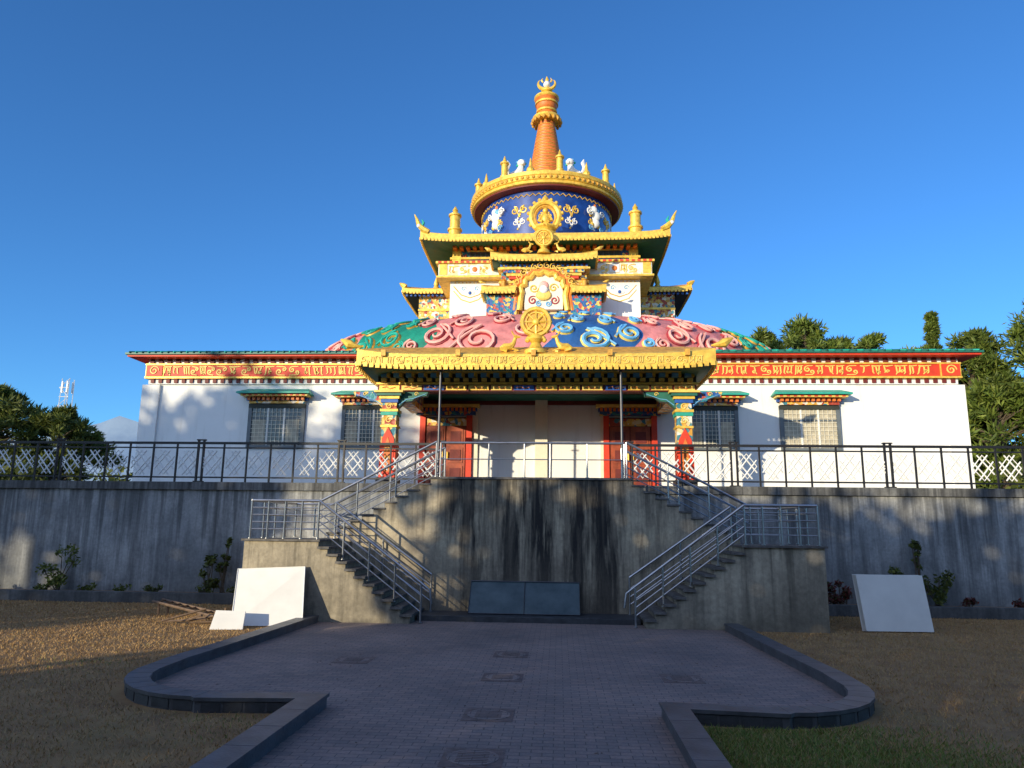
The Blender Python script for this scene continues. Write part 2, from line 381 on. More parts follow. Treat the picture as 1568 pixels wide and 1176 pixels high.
for (x,y) in ((-.1,12.2),(-.1,10.4),(-.1,8.4),(-.1,6.9),(2.3,10.6),(-2.4,11.4)):
    mb=MB(); mb.box(x-.27,x+.27,y-.27,y+.27,.013,.016,'iron'); mb.lathe(x,y,[(.23,.016),(.23,.020),(.20,.020),(.20,.018)],'pave',32)
    for i in range(-3,4): mb.box(x-.14,x+.14,y+i*.045-.005,y+i*.045+.005,.017,.021,'iron')
    mb.obj('manhole_cover')
def inside(px,py):
    ax=abs(px+.08)
    lim=np.where(py<8.15,2.12,np.where(py<11.2,np.where(py<9.85,3.3+1.5*np.sqrt(np.clip(1-((9.85-py)/1.65)**2,0,1)),4.8),4.75-(py-11.2)*.05))
    lim=np.where((px>0)&(py>8.15),lim-.28*np.clip((lim-2)/2.6,0,1),lim)
    return ax<lim
def grass(name,n,x0,x1,y0,y1,mat,h=.06,cond=None):
    x=rng.uniform(x0,x1,n); y=y0+(y1-y0)*rng.random(n)**1.4
    ok=~inside(x,y); ok&=~((y>15.5)&(np.abs(x)<6.1))
    if cond is not None: ok&=cond(x,y)
    x,y=x[ok],y[ok]; n=len(x); a=rng.uniform(0,6.28,n); hh=h*rng.uniform(.4,1.3,n); w=(.0028+.0035*rng.random(n))*(.6+y*.06); ln=rng.normal(0,.6,(n,2))*hh[:,None]
    v=np.zeros((n,3,3)); dx,dy=np.cos(a)*w,np.sin(a)*w
    v[:,0]=np.stack([x-dx,y-dy,np.zeros(n)],1); v[:,1]=np.stack([x+dx,y+dy,np.zeros(n)],1); v[:,2]=np.stack([x+ln[:,0],y+ln[:,1],hh],1)
    me=bpy.data.meshes.new(name); me.vertices.add(n*3); me.loops.add(n*3); me.polygons.add(n)
    me.vertices.foreach_set('co',v.ravel()); me.loops.foreach_set('vertex_index',np.arange(n*3,dtype=np.int32)); me.polygons.foreach_set('loop_start',np.arange(0,n*3,3,dtype=np.int32))
    me.update(); me.validate(); me.materials.append(M[mat]); o=bpy.data.objects.new(name,me); S.collection.objects.link(o)
grass('dry_grass',300000,-15,15,4.5,18.6,'grass',.034)
grass('green_grass',110000,2.1,7.5,5,8.4,'grassg',.045,lambda x,y:(x-2)*.40+np.abs(y-6.9)*.3+rng.normal(0,.3,len(x))<1.0)
grass('green_grass',14000,-9,-2.3,5,11,'grassg',.04,lambda x,y:(np.sin(x*1.7)+np.sin(y*1.2+x)+rng.normal(0,.5,len(x))>1.1))
mb=MB(); r_=random.Random(4)
for i in range(260):
    x=r_.uniform(-7,7); y=r_.uniform(5,16); a=r_.uniform(0,6.28); s=r_.uniform(.012,.028); z=.014 if inside(np.array([x]),np.array([y]))[0] else .03
    c,d=math.cos(a)*s,math.sin(a)*s
    mb.add([(x-c,y-d,z),(x+d*.5,y-c*.5,z+.008),(x+c,y+d,z+.003),(x-d*.5,y+c*.5,z+.006)],[(0,1,2,3)],'brownwood')
mb.obj('fallen_leaves')
# ---------------------------------------------------------------- terrace + retaining wall
mb=MB(); mb.box(-60,60,19.5,80,-.5,2.86,'retain'); mb.box(-60,60,19.42,80,2.862,3.07,'coping'); mb.obj('retaining_wall')
for x0,x1 in ((-40,-6.3),(6.3,40)):
    mb=MB(); mb.box(x0,x1,18.55,18.75,0,.26,'coping'); mb.box(x0,x1,18.75,19.5,0,.2,'ground')
    mb.obj('planter_edging',bevel=.01)
stair=empty('entrance_staircase')
mb=MB(); ns=10; run=.262; rz=.142
prof=[]
x=-2.3-ns*run; z=3.05-rz*ns
prof.append((x,0))
for i in range(ns): 
    prof.append((x,z)); prof.append((x+run,z)); x+=run; z+=rz
prof.append((-2.3,3.05)); prof.append((2.3,3.05))
x=2.3;z=3.05
for i in range(ns):
    z-=rz; prof.append((x,z)); x+=run; prof.append((x,z))
prof.append((x,0))
p2=[]
for p in prof:
    if not p2 or p!=p2[-1]: p2.append(p)
mb.prism(p2,17,18.5,'platform'); mb.box(-2.3,2.3,18.501,19.41,0,3.05,'platform'); mb.obj('platform_wall',stair)
mb=MB()
for sg in (-1,1):
    x=2.3; z=3.05
    for i in range(ns):
        z-=rz; a,b=sg*(x-.01),sg*(x+run+.03); mb.box(min(a,b),max(a,b),16.97,18.52,z+.002,z+.04,'nosing'); x+=run
mb.box(-2.33,2.33,16.96,19.4,3.052,3.10,'nosing')
mb.obj('upper_step_nosings',stair)
nl=11; rl=.2; hz=1.63/nl
for sg in (-1,1):
    mb=MB(); pr=[(6.0,0),(6.0,1.63),(4.4,1.63)]; x=4.4; z=1.63
    for i in range(nl-1):
        z-=hz; pr.append((x,z)); x-=rl; pr.append((x,z))
    pr.append((x,0)); pr=[(sg*a,b) for a,b in pr]
    mb.prism(pr,15.6,16.995,'stairc'); a,b=sg*4.925,sg*6.0; mb.box(min(a,b),max(a,b),17.0,18.5,0,1.63,'stairc')
    mb.obj('lower_flight',stair)
    mb=MB(); x=4.4;z=1.63
    for i in range(nl-1):
        z-=hz; a,b=sg*(x+.0),sg*(x-rl-.05); mb.box(min(a,b),max(a,b),15.52,16.97,z+.002,z+.05,'nosing'); x-=rl
    a,b=sg*4.36,sg*6.05; mb.box(min(a,b),max(a,b),15.54,16.96,1.632,1.675,'nosing')
    mb.obj('lower_step_nosings',stair)
mb=MB(); mb.box(-2.35,2.35,16.1,16.998,0,.13,'stonedark'); mb.obj('bottom_landing',stair,bevel=.01)
def rail(mb,pts,posts,h=.82,mids=(.3,.52),r=.024):
    def at(t):
        n=len(pts)-1; t=t*n; i=min(int(t),n-1); return Vector(pts[i]).lerp(Vector(pts[i+1]),t-i)
    for t in posts:
        p=at(t); mb.tube([p,p+Vector((0,0,h))],r*.9,'steel',8); mb.lathe(p.x,p.y,[(.045,p.z),(.045,p.z+.015)],'steel',10)
    mb.tube([Vector(p)+Vector((0,0,h)) for p in pts],r*1.15,'steel',8)
    for m in mids: mb.tube([Vector(p)+Vector((0,0,m)) for p in pts],r*.55,'steel',6)
mb=MB()
rail(mb,[(-2.1,17.1,3.1),(2.15,17.1,3.1)],[0,.265,.46,.60,.80,1],.80,(.42,))
for sg in (-1,1):
    e=ns*run
    rail(mb,[(sg*2.2,17.08,3.1),(sg*(2.3+e),17.08,3.1-rz*ns)],[0,.34,.67,1],.82,(.25,.42,.6))
    rail(mb,[(sg*2.2,18.4,3.1),(sg*(2.3+e),18.4,3.1-rz*ns)],[0,.5,1],.82,(.25,.42,.6))
    rail(mb,[(sg*4.45,15.68,1.68),(sg*2.2,15.68,.02)],[0,.25,.5,.75,1],.80,(.22,.38,.55))
    rail(mb,[(sg*4.45,16.9,1.68),(sg*2.2,16.9,.12)],[0,.5,1],.80,(.22,.38,.55))
    rail(mb,[(sg*4.45,15.68,1.68),(sg*5.92,15.68,1.68)],[.25,.5,.75,1],.80,(.2,.35,.5,.65))
    rail(mb,[(sg*5.92,15.68,1.68),(sg*5.92,18.4,1.68)],[.25,.5,.75,1],.80,(.2,.35,.5,.65))
    rail(mb,[(sg*5.92,18.4,1.68),(sg*4.95,18.4,1.68)],[.5],.80,(.2,.35,.5,.65))
    mb.tube([(sg*2.2,15.68,.82),(sg*2.02,15.68,.68),(sg*1.98,15.68,.4)],.024,'steel',8)
mb.obj('handrails',stair,smooth=True)
# ---------------------------------------------------------------- terrace railing
def lattice_rail(name,x0,x1,endpair):
    mb=MB(); y=19.56; n=max(1,round((x1-x0)/.66)); w=(x1-x0)/n; zb=3.07
    for z,t in ((4.13,.032),(4.0,.018),(3.2,.02)): mb.box(x0+.002,x1-.002,y-t,y+t,z-t,z+t,'black')
    for i in range(1,n):
        x=x0+i*w; mb.box(x-.02,x+.02,y-.023,y+.023,zb,4.1,'black')
    for x in ((x0,x1) if endpair else (x0,)):
        for d in (-.075,.075): mb.box(x+d-.022,x+d+.022,y-.035,y+.035,zb+.03,4.2,'black')
        mb.box(x-.12,x+.12,y-.05,y+.05,4.2,4.23,'black'); mb.box(x-.13,x+.13,y-.06,y+.06,zb,zb+.03,'black')
    for i in range(n):
        a=x0+i*w+.07; b=x0+(i+1)*w-.07; c=(a+b)/2; z0,z1=3.27,3.92; zm=(z0+z1)/2; q=(b-a)/4; v=(z1-z0)/4
        for p,s2 in (((a+q,z0),(b,z1-v)),((a,z0+v),(b-q,z1)),((a,z1-v),(b-q,z0)),((a+q,z1),(b,z0+v))):
            mb.tube([(p[0],y-.005,p[1]),(s2[0],y+.005,s2[1])],.021,'whitep',4)
        mb.tube([(a,y,zm),(c,y+.004,z1),(b,y,zm),(c,y-.004,z0),(a,y,zm)],.018,'whitep',4)
    mb.obj(name)
ed=[-21,-17.05,-13.1,-9.1,-5.2,-2.5]
for a,b in zip(ed[:-1],ed[1:]): lattice_rail('terrace_railing',a,b,b==-2.5)
for a,b in zip(ed[:-1],ed[1:]): lattice_rail('terrace_railing',-b,-a,a==-21)
# ---------------------------------------------------------------- temple
T=empty('buddhist_temple')
Y0=24
mb=MB()
def blk(hx0,hx1,ya,yb,z0,z1,k):
    d=hx0-hx1
    mb.loops([[(-hx0,ya,z0),(hx0,ya,z0),(hx0,yb,z0),(-hx0,yb,z0)],[(-hx1,ya+d*.3,z1),(hx1,ya+d*.3,z1),(hx1,yb-d*.3,z1),(-hx1,yb-d*.3,z1)]],k,cap=True)
blk(13.5,13.3,Y0,48,3.0,6.62,'white')
mb.obj('main_walls',T)
mb=MB()
for sg in (-1,1):
    a,b=sg*12.95,sg*13.56; mb.box(min(a,b),max(a,b),Y0-.05,Y0+.6,3.06,6.60,'white')
mb.obj('corner_pilasters',T)
mb=MB(); y=Y0-.02
mb.box(-13.38,13.38,y,48,6.622,6.84,'white'); dentils(mb,-13.35,13.35,y-.002,6.66,6.80,.27,.12,'darkred',.05)
mb.box(-13.42,13.42,y-.1,48.1,6.842,7.28,'red')
mb.box(-13.46,13.46,y-.14,48.14,6.80,6.86,'gold'); mb.box(-13.46,13.46,y-.14,48.14,7.26,7.31,'gold')
mb.box(-13.4,13.4,y-.06,48.05,7.312,7.47,'whitep'); dentils(mb,-13.4,13.4,y-.062,7.32,7.46,.3,.14,'darkred',.06)
mb.obj('cornice',T)
mb=MB(); scrollband(mb,-12.8,-.0,7.06,.36,y-.105,'yellow',3,.062,.7); scrollband(mb,.0,12.8,7.06,.36,y-.105,'yellow',5,.05,.7)
for sg in (-1,1):
    c=sg*13.12; mb.box(c-.28,c+.28,y-.16,y-.1,6.87,7.25,'red'); mb.ribbon(pl(spiral(c,7.06,.17,1.6),y-.165),.05,'yellow')
    mb.box(c-.32,c+.32,y-.13,y-.1,6.865,7.255,'gold')
mb.obj('cornice_scrollwork',T)
mb=MB(); mb.box(-13.9,13.9,Y0-.55,48.6,7.472,7.53,'red')
mb.add([(-13.95,Y0-.62,7.532),(13.95,Y0-.62,7.532),(13.95,48.6,7.532),(-13.95,48.6,7.532),(-13.95,Y0-.62,7.60),(13.95,Y0-.62,7.60),(13.95,48.6,7.60),(-13.95,48.6,7.60),(-11,Y0+3,8.3),(11,Y0+3,8.3),(11,45,8.3),(-11,45,8.3)],
 [(0,1,5,4),(1,2,6,5),(2,3,7,6),(3,0,4,7),(4,5,9,8),(5,6,10,9),(6,7,11,10),(7,4,8,11),(8,9,10,11),(0,3,2,1)],'green')
n=int(27.8/.22)
for i in range(n):
    x=-13.9+(i+.5)*27.8/n; mb.tube([(x,Y0-.66,7.60),(x*.9,Y0+1.2,7.98)],.035,'teal' if i%2 else 'green',5)
mb.obj('hall_roof',T)
def window(x0,x1,z0=4.55,z1=5.8,cur=False):
    y=Y0; mb=MB()
    mb.box(x0-.12,x1+.12,y-.06,y+.05,z0-.1,z0,'frame'); mb.box(x0-.12,x0,y-.06,y+.05,z0,z1,'frame'); mb.box(x1,x1+.12,y-.06,y+.05,z0,z1,'frame'); mb.box(x0-.12,x1+.12,y-.06,y+.05,z1,z1+.14,'dkpaint')
    mb.box(x0,x1,y-.015,y+.02,z0,z1,'curtain' if cur else 'glass')
    zt=z0+(z1-z0)*.72
    mb.box(x0,x1,y-.04,y-.016,zt-.03,zt+.03,'frame')
    for t in (.33,.66): xx=x0+(x1-x0)*t; mb.box(xx-.03,xx+.03,y-.045,y-.016,z0,z1,'whitep')
    if not cur:
        for t in (.02,.70): xx=x0+(x1-x0)*t; mb.box(xx,xx+(x1-x0)*.26,y-.02,y-.015,z0,zt,'curtain')
    nn=12
    for i in range(1,nn): xx=x0+(x1-x0)*i/nn; mb.box(xx-.006,xx+.006,y-.052,y-.04,z0,z1,'cream')
    for i in range(1,9): zz=z0+(z1-z0)*i/9; mb.box(x0,x1,y-.056,y-.05,zz-.006,zz+.006,'cream')
    mb.box(x0-.1,x1+.1,y-.12,y,z1+.15,z1+.24,'carved'); 
    dentils(mb,x0-.15,x1+.15,y-.12,z1+.25,z1+.35,.16,.09,'orange',.12)
    mb.box(x0-.2,x1+.2,y-.12,y,z1+.25,z1+.35,'blue')
    mb.box(x0-.28,x1+.28,y-.42,y-.0,z1+.36,z1+.42,'yellow'); dentils(mb,x0-.25,x1+.25,y-.42,z1+.37,z1+.41,.2,.1,'red',.012)
    mb.add([(x0-.38,y-.55,z1+.43),(x1+.38,y-.55,z1+.43),(x1+.38,y,z1+.43),(x0-.38,y,z1+.43),(x0-.38,y-.55,z1+.48),(x1+.38,y-.55,z1+.48),(x1+.2,y,z1+.66),(x0-.2,y,z1+.66)],[(0,1,5,4),(1,2,6,5),(3,0,4,7),(4,5,6,7),(0,3,2,1)],'teal')
    return mb.obj('window',T)
window(-9.65,-7.95); window(-6.45,-5.0,4.55,5.75); window(4.85,6.3,4.55,5.75); window(7.85,9.5,4.55,5.78,True)
mb=MB(); mb.box(-.12,.28,Y0-.2,Y0-.0,3.07,6.3,'cream')
for sg in (-1,1): a,b=sg*2.18,sg*2.0; mb.box(min(a,b),max(a,b),Y0-.06,Y0,3.07,6.2,'cream')
mb.box(-4.4,4.4,Y0-.1,Y0-.0,5.92,6.55,'darkred')
mb.obj('porch_pilasters',T)
for c in (-3.05,2.95):
    mb=MB(); y=Y0
    mb.box(c-.86,c-.68,y-.16,y,3.07,5.55,'red'); mb.box(c+.68,c+.86,y-.16,y,3.07,5.55,'red'); mb.box(c-.68,c+.68,y-.05,y,3.07,5.5,'darkred')
    for sg in (-1,1):
        cx=c+sg*.33; mb.box(cx-.31,cx+.31,y-.10,y-.05,3.09,5.2,'wood')
        for z0,z1 in ((3.2,3.9),(4.0,4.5),(4.6,5.1)):
            mb.box(cx-.24,cx+.24,y-.125,y-.10,z0,z1,'wood'); mb.box(cx-.17,cx+.17,y-.15,y-.125,z0+.07,z1-.07,'darkred')
        mb.lathe(cx-sg*.25,y-.17,[(.03,4.1),(.03,4.35)],'gold',8)
    mb.box(c-.68,c+.68,y-.09,y-.05,5.22,5.46,'carved')
    mb.box(c-.98,c+.98,y-.2,y,5.56,5.68,'carved2'); dentils(mb,c-1.0,c+1.0,y-.2,5.69,5.8,.14,.08,'orange',.08); mb.box(c-1.02,c+1.02,y-.2,y,5.69,5.8,'blue'); mb.box(c-1.1,c+1.1,y-.36,y,5.81,5.90,'yellow')
    mb.obj('door',T)
for sg in (-1,1):
    c=sg*4.0; mb=MB(); y=20
    mb.box(c-.28,c+.28,y-.28,y+.28,3.07,3.25,'stonedark')
    mb.box(c-.20,c+.20,y-.20,y+.20,3.25,5.4,'carved')
    mb.box(c-.22,c+.22,y-.22,y+.22,3.25,4.15,'red')
    mb.prism([(c-.17,3.3),(c+.17,3.3),(c+.17,4.3),(c,4.62),(c-.17,4.3)],y-.235,y-.215,'red')
    mb.prism([(c-.09,3.4),(c+.09,3.4),(c+.09,4.1),(c,4.35),(c-.09,4.1)],y-.25,y-.236,'orange')
    for z in (3.5,3.75,4.0): mb.ribbon(pl(spiral(c,z,.08,1.4),y-.252),.03,'yellow')
    for z0,z1,w,k in ((4.62,4.68,.23,'gold'),(4.95,5.05,.23,'teal'),(5.05,5.12,.25,'gold'),(5.3,5.4,.24,'blue'),(5.4,5.48,.28,'gold'),(5.48,5.56,.34,'green'),(5.56,5.62,.4,'yellow')):
        mb.box(c-w,c+w,y-w,y+w,z0,z1,k)
    for z in (4.82,5.2): mb.ribbon(pl(spiral(c,z,.10,1.5),y-.205),.035,'yellow')
    for d in (-1,1):
        pr=[(c+d*.2,5.62),(c+d*1.05,5.62),(c+d*1.0,5.5),(c+d*.75,5.48),(c+d*.6,5.36),(c+d*.4,5.34),(c+d*.2,5.15)]
        mb.prism(pr,y-.12,y+.12,'green' if d*sg<0 else 'carved2')
        mb.ribbon(pl(spiral(c+d*.72,5.55,.06,1.2),y-.125),.025,'yellow'); mb.ribbon(pl([(c+d*.25,5.25),(c+d*.45,5.4),(c+d*.62,5.42),(c+d*1.0,5.56)],y-.122),.03,'ltblue')
    mb.obj('porch_column',T,bevel=.006)
mb=MB()
def beam(x0,x1,ya,yb):
    mb.box(x0,x1,ya,yb,5.622,5.80,'darkred'); mb.box(x0-.05,x1+.05,ya-.05,yb+.05,5.802,5.86,'gold'); mb.box(x0,x1,ya,yb,5.862,6.10,'dkpaint')
beam(-4.35,4.35,19.8,20.2)
i=0
x=-4.3
while x<4.25:
    w=.62; mb.box(x,min(x+w-.06,4.3),19.77,19.8,5.645,5.775,['gold','yellow','blue','gold'][i%4]); 
    mb.ribbon(pl([(x+.08,5.71),(x+.2,5.74),(x+.3,5.68),(x+.45,5.73)],19.765),.03,'orange'); x+=w;i+=1
dentils(mb,-4.3,4.3,19.8,5.88,5.97,.25,.14,'yellow',.12); dentils(mb,-4.3,4.3,19.8,5.985,6.09,.34,.2,'ltblue',.2); dentils(mb,-4.2,4.4,19.8,5.985,6.09,.34,.08,'gold',.22)
mb.box(-4.4,4.4,19.5,20.3,6.102,6.16,'yellow')
for sg in (-1,1):
    a,b=sg*3.8,sg*4.2; mb.box(min(a,b),max(a,b),20.21,23.9,5.622,5.80,'carved'); mb.box(min(a,b),max(a,b),20.21,23.9,5.802,6.1,'carved2')
mb.box(-4.5,4.5,19.9,24,6.17,6.2,'orange')
mb.obj('porch_beams',T)
mb=MB(); eave(mb,0,21.4,4.62,2.9,6.0,.36,.35,3.9,2.2,'gold','green','gold2',.12,-.14,1.1)
for i in range(5):
    x=-3.9+i*1.95; mb.box(x-.06,x+.06,18.40,18.5,6.30,6.46,'gold2')
scrollband(mb,-4.5,4.5,6.2,.24,18.495,'yellow',9,.035)
mb.obj('porch_roof',T)
def conch(mb,x,y,z,sg,s=1):
    mb.tube([(x-sg*.2*s,y,z),(x,y,z+.02),(x+sg*.12*s,y,z+.06*s),(x+sg*.25*s,y,z+.14*s),(x+sg*.36*s,y,z+.2*s)],.1,'gold',8,[.02*s,.08*s,.13*s,.08*s,.02*s])
mb=MB()
for sg in (-1,1): conch(mb,sg*4.72,18.55,6.58,sg)
mb.obj('conch_finials',T,smooth=True)
def wheel(mb,x,y,z,r,k='gold'):
    seg=28
    for R,t in ((r,.07),(r*.72,.03)):
        mb.tube([(x+R*math.cos(2*math.pi*i/seg),y,z+R*math.sin(2*math.pi*i/seg)) for i in range(seg+1)],t*r/.4,k,6)
    mb.prism([(x+r*.8*math.cos(2*math.pi*i/24),z+r*.8*math.sin(2*math.pi*i/24)) for i in range(24)],y+.01,y+.04,'gold2')
    for i in range(8):
        a=math.pi*i/4; mb.tube([(x,y,z),(x+r*math.cos(a),y,z+r*math.sin(a))],.035*r/.4,k,5); mb.ball((x+r*1.08*math.cos(a),y,z+r*1.08*math.sin(a)),.05*r/.4,k,u=6,v=5)
    mb.ball((x,y-.02,z),r*.26,k,1,.5,1)
def deer(mb,x,y,z,sg,s=1,k='gold'):
    mb.tube([(x-sg*.22*s,y,z+.12*s),(x-sg*.1*s,y,z+.16*s),(x+sg*.08*s,y,z+.17*s),(x+sg*.16*s,y,z+.28*s),(x+sg*.2*s,y,z+.42*s)],.08,k,8,[.05*s,.11*s,.11*s,.06*s,.05*s])
    mb.tube([(x+sg*.17*s,y,z+.46*s),(x+sg*.34*s,y,z+.44*s)],.04,k,6,[.06*s,.025*s])
    for d in (-.03,.03): mb.tube([(x+sg*.17*s,y+d*s,z+.48*s),(x+sg*.1*s,y+d*3*s,z+.6*s)],.015*s,k,5)
    mb.tube([(x+sg*.12*s,y-.06*s,z+.1*s),(x+sg*.3*s,y-.06*s,z+.05*s),(x+sg*.16*s,y-.06*s,z+.02*s)],.028*s,k,5)
    mb.tube([(x-sg*.2*s,y-.07*s,z+.1*s),(x-sg*.02*s,y-.08*s,z+.03*s)],.045*s,k,5)
mb=MB(); wheel(mb,.05,18.75,7.28,.36); mb.lathe(.05,18.75,[(.3,6.4),(.3,6.5),(.2,6.55),(.12,6.7),(.2,6.8),(.15,6.9),(.08,6.95)],'gold',14)
for i in range(7):
    a=math.pi*(i/6); mb.ball((.05+.22*math.cos(a),18.73,6.78+.1*math.sin(a)),.07,'gold',u=6,v=5)
deer(mb,-.68,18.75,6.45,1,.95); deer(mb,.78,18.75,6.45,-1,.95); mb.obj('dharma_wheel_ornament',T,smooth=True)
for x in (-2.45,2.25):
    mb=MB(); mb.tube([(x,18.85,3.07),(x,18.85,6.05)],.035,'pole',10); mb.box(x-.1,x+.1,18.75,18.95,3.07,3.12,'pole'); mb.box(x-.09,x+.09,18.76,18.94,6.0,6.03,'pole'); mb.tube([(x-.12,18.85,5.55),(x+.12,18.85,5.55)],.02,'pole'); mb.obj('support_pole',T,smooth=True)
# ---------------------------------------------------------------- dome
DC=(0,36.0,7.4); AX,AY,BZ=11.4,10.8,3.35
def sp(v,e): return math.copysign(abs(v)**e,v)
def dpos(az,t,o=0):
    e=.68; ce=sp(math.cos(t*math.pi/2),e); se=sp(math.sin(t*math.pi/2),e); pe=.88
    return (DC[0]+(AX+o)*ce*sp(math.sin(az),pe), DC[1]-(AY+o)*ce*sp(math.cos(az),pe), DC[2]+(BZ+o)*se)
def dh(az,h,o=0): # position at height fraction h
    h=min(max(h,.04),.93); return dpos(az,2/math.pi*math.asin(h**(1/.68)),o)
mb=MB(); lps=[]
for j in range(25):
    t=j/24*.985; lps.append([dpos(2*math.pi*i/120,t) for i in range(120)])
mb.loops(lps,'dome',cap=True); mb.obj('cloud_dome',T,smooth=True,loc=DC)
mb=MB(); rr=random.Random(11)
def dspiral(az,t,ra,rt,turns,a0,dr,n=26,tail=None):
    pts=[]
    for i in range(n):
        u=i/(n-1); a=a0+dr*2*math.pi*turns*u; q=1-.86*u; pts.append((az+ra*q*math.cos(a),t+rt*q*math.sin(a)))
    if tail: pts=[tail,((tail[0]+pts[0][0])/2,(tail[1]+pts[0][1])/2+.01)]+pts
    return pts
cols={'pink':('pinkd','pink'),'teal':('gold2','teal'),'blue':('yellow','ltblue')}
seg=[(-80,-62,'blue'),(-62,-43,'pink'),(-43,-23,'teal'),(-23,1,'pink'),(1,18,'blue'),(18,40,'pink'),(40,58,'teal'),(58,80,'pink')]
for si,(a0,a1,k) in enumerate(seg):
    c=rad((a0+a1)/2); w=rad(a1-a0); ko,ki=cols[k]; fl=1 if si%2 else -1
    for (u,h,s,d) in ((.10,.33,.165,1),(-.27,.42,.125,-1),(.38,.46,.09,-1),(-.44,.30,.07,1),(-.06,.60,.085,1),(.22,.62,.075,-1),(-.40,.62,.065,1),(.44,.66,.05,1),(.08,.78,.06,-1),(-.22,.76,.055,1),(.34,.80,.05,-1)):
        u=u*fl+rr.uniform(-.02,.02); d*=fl; rt=s*w*10.5/BZ*.85
        q=dspiral(c+u*w,h,s*w,rt,1.75,math.pi*(.5+.1*rr.random()),d,26,(c+(u-1.25*s*d)*w,h-rt*.5))
        wd=.075*(s/.12)**.5
        prof=[.5+.5*math.sin(math.pi*min(1,(i+2)/len(q))) for i in range(len(q))]
        mb.tube([dh(a,tt,.01) for a,tt in q],wd,ko,5,[wd*1.35*p for p in prof])
        mb.tube([dh(a,tt,.09) for a,tt in q],wd*.6,ki,5,[wd*.85*p for p in prof])
mb.obj('cloud_scrolls',T,smooth=True)
# ---------------------------------------------------------------- tower
CY=36
mb=MB()
def sq(h,z0,z1,k,hy=None): hy=hy or h; mb.box(-h,h,CY-hy,CY+hy,z0,z1,k)
sq(4.26,9,12.86,'white')
sq(4.74,12.95,13.52,'pale'); sq(4.82,12.862,12.95,'gold'); sq(4.85,13.522,13.62,'gold')
sq(4.2,13.62,14.42,'carved2')
sq(4.3,13.9,14.0,'gold')
for sg in (-1,1):
    a,b=sg*4.2,sg*6.15; mb.box(min(a,b),max(a,b),34.2,37.8,9,13.0,'carved'); mb.box(min(a,b)-.02,max(a,b)+.02,34.14,37.86,12.2,12.3,'gold'); 
mb.obj('tower_walls',T)
mb=MB()
for sg in (-1,1):
    for cx in (sg*3.35,):
        y=CY-4.26-.002
        mb.ball((cx,y,12.3),.16,'whitep',1.5,.25,.7); mb.ball((cx,y-.03,12.3),.08,'blue',1,.5,1)
        for w_ in (0,.22): mb.ribbon(pl([(cx-.75,12.62-w_),(cx-.4,12.22-w_),(cx,12.08-w_),(cx+.4,12.22-w_),(cx+.75,12.62-w_)],y),.055,'gold' if w_ else 'gold2')
        mb.ribbon(pl(spiral(cx-.3,12.5,.12,1.2),y),.04,'ltblue'); mb.ribbon(pl(spiral(cx+.3,12.5,.12,1.2),y),.04,'ltblue')
        for i in range(-4,5): mb.ball((cx+i*.17,y-.02,12.78),.035,'gold',u=6,v=4)
    y=CY-4.74-.004
    scrollband(mb,min(sg*2.5,sg*4.3),max(sg*2.5,sg*4.3),13.23,.42,y,'gold',int(20+sg),.06)
    mb.box(sg*3.1-.22,sg*3.1+.22,y-.03,y,13.05,13.42,'whitep'); mb.ball((sg*3.1,y-.04,13.24),.12,'orange',1,.3,1)
    mb.box(min(sg*4.35,sg*4.7),max(sg*4.35,sg*4.7),y-.02,y,13.0,13.5,'gold')
    y=CY-4.2-.004
    for cx in (sg*2.9,):
        mb.box(cx-.5,cx+.5,y-.06,y,13.75,14.25,'pole'); 
        for q in range(4): mb.box(cx-.46+q*.24,cx-.28+q*.24,y-.08,y-.06,13.8,14.2,'glass')
        mb.box(cx-.6,cx+.6,y-.1,y,14.26,14.32,'yellow')
    for cx in (sg*4.0,sg*1.9):
        mb.box(cx-.2,cx+.2,y-.08,y,13.63,14.4,'gold')
dentils(mb,-4.8,4.8,CY-4.85,13.53,13.61,.25,.14,'red',.02)
dentils(mb,-4.2,4.2,CY-4.2,14.3,14.42,.3,.16,'orange',.5)
mb.obj('tower_ornament',T)
mb=MB()
eave(mb,0,CY,5.48,5.48,14.32,.30,.65,3.3,3.3,'gold','green','gold2',.14,-.1,1.25)
for sg in (-1,1):
    eave(mb,sg*5.55,CY,1.35,2.3,12.98,.2,.4,.5,1.2,'gold','dkpaint','gold2',.1,-.05,.6)
    dentils(mb,min(sg*4.9,sg*6.8),max(sg*4.9,sg*6.8),CY-2.05,12.86,12.95,.2,.1,'blue',.1)
mb.obj('tower_roofs',T)
mb=MB()
for sx in (-1,1):
    for sy in (-1,1):
        x,y,z=sx*5.45,CY+sy*5.45,14.75
        mb.tube([(x-sx*.35,y,z),(x-sx*.1,y,z+.12),(x+sx*.12,y,z+.35),(x+sx*.2,y,z+.6),(x+sx*.32,y,z+.85)],.1,'gold',7,[.12,.15,.11,.07,.02])
        mb.tube([(x,y,z+.2),(x-sx*.1,y,z+.45),(x-sx*.02,y,z+.6)],.04,'teal',6,[.1,.06,.02]); mb.ball((x+sx*.1,y-.05,z+.28),.1,'whitep',u=8,v=6)
        X,Yc=sx*4.1,CY+sy*4.4
        mb.lathe(X,Yc,[(.28,14.7),(.28,15.2),(.34,15.22),(.34,15.3),(.24,15.34),(.24,15.9),(.3,15.92),(.3,16.0),(.18,16.06),(.1,16.16),(.13,16.22),(.02,16.42)],'gold',16)
    x=sx*6.75; z=13.3
    mb.tube([(x,CY-2.2,z),(x+sx*.15,CY-2.2,z+.1),(x+sx*.3,CY-2.2,z+.2)],.1,'gold',7,[.14,.12,.03])
    mb.lathe(sx*5.55,CY-.5,[(.2,13.5),(.2,13.75),(.1,13.9),(.14,14),(.02,14.4)],'gold',12)
mb.obj('roof_finials',T,smooth=True)
mb=MB()
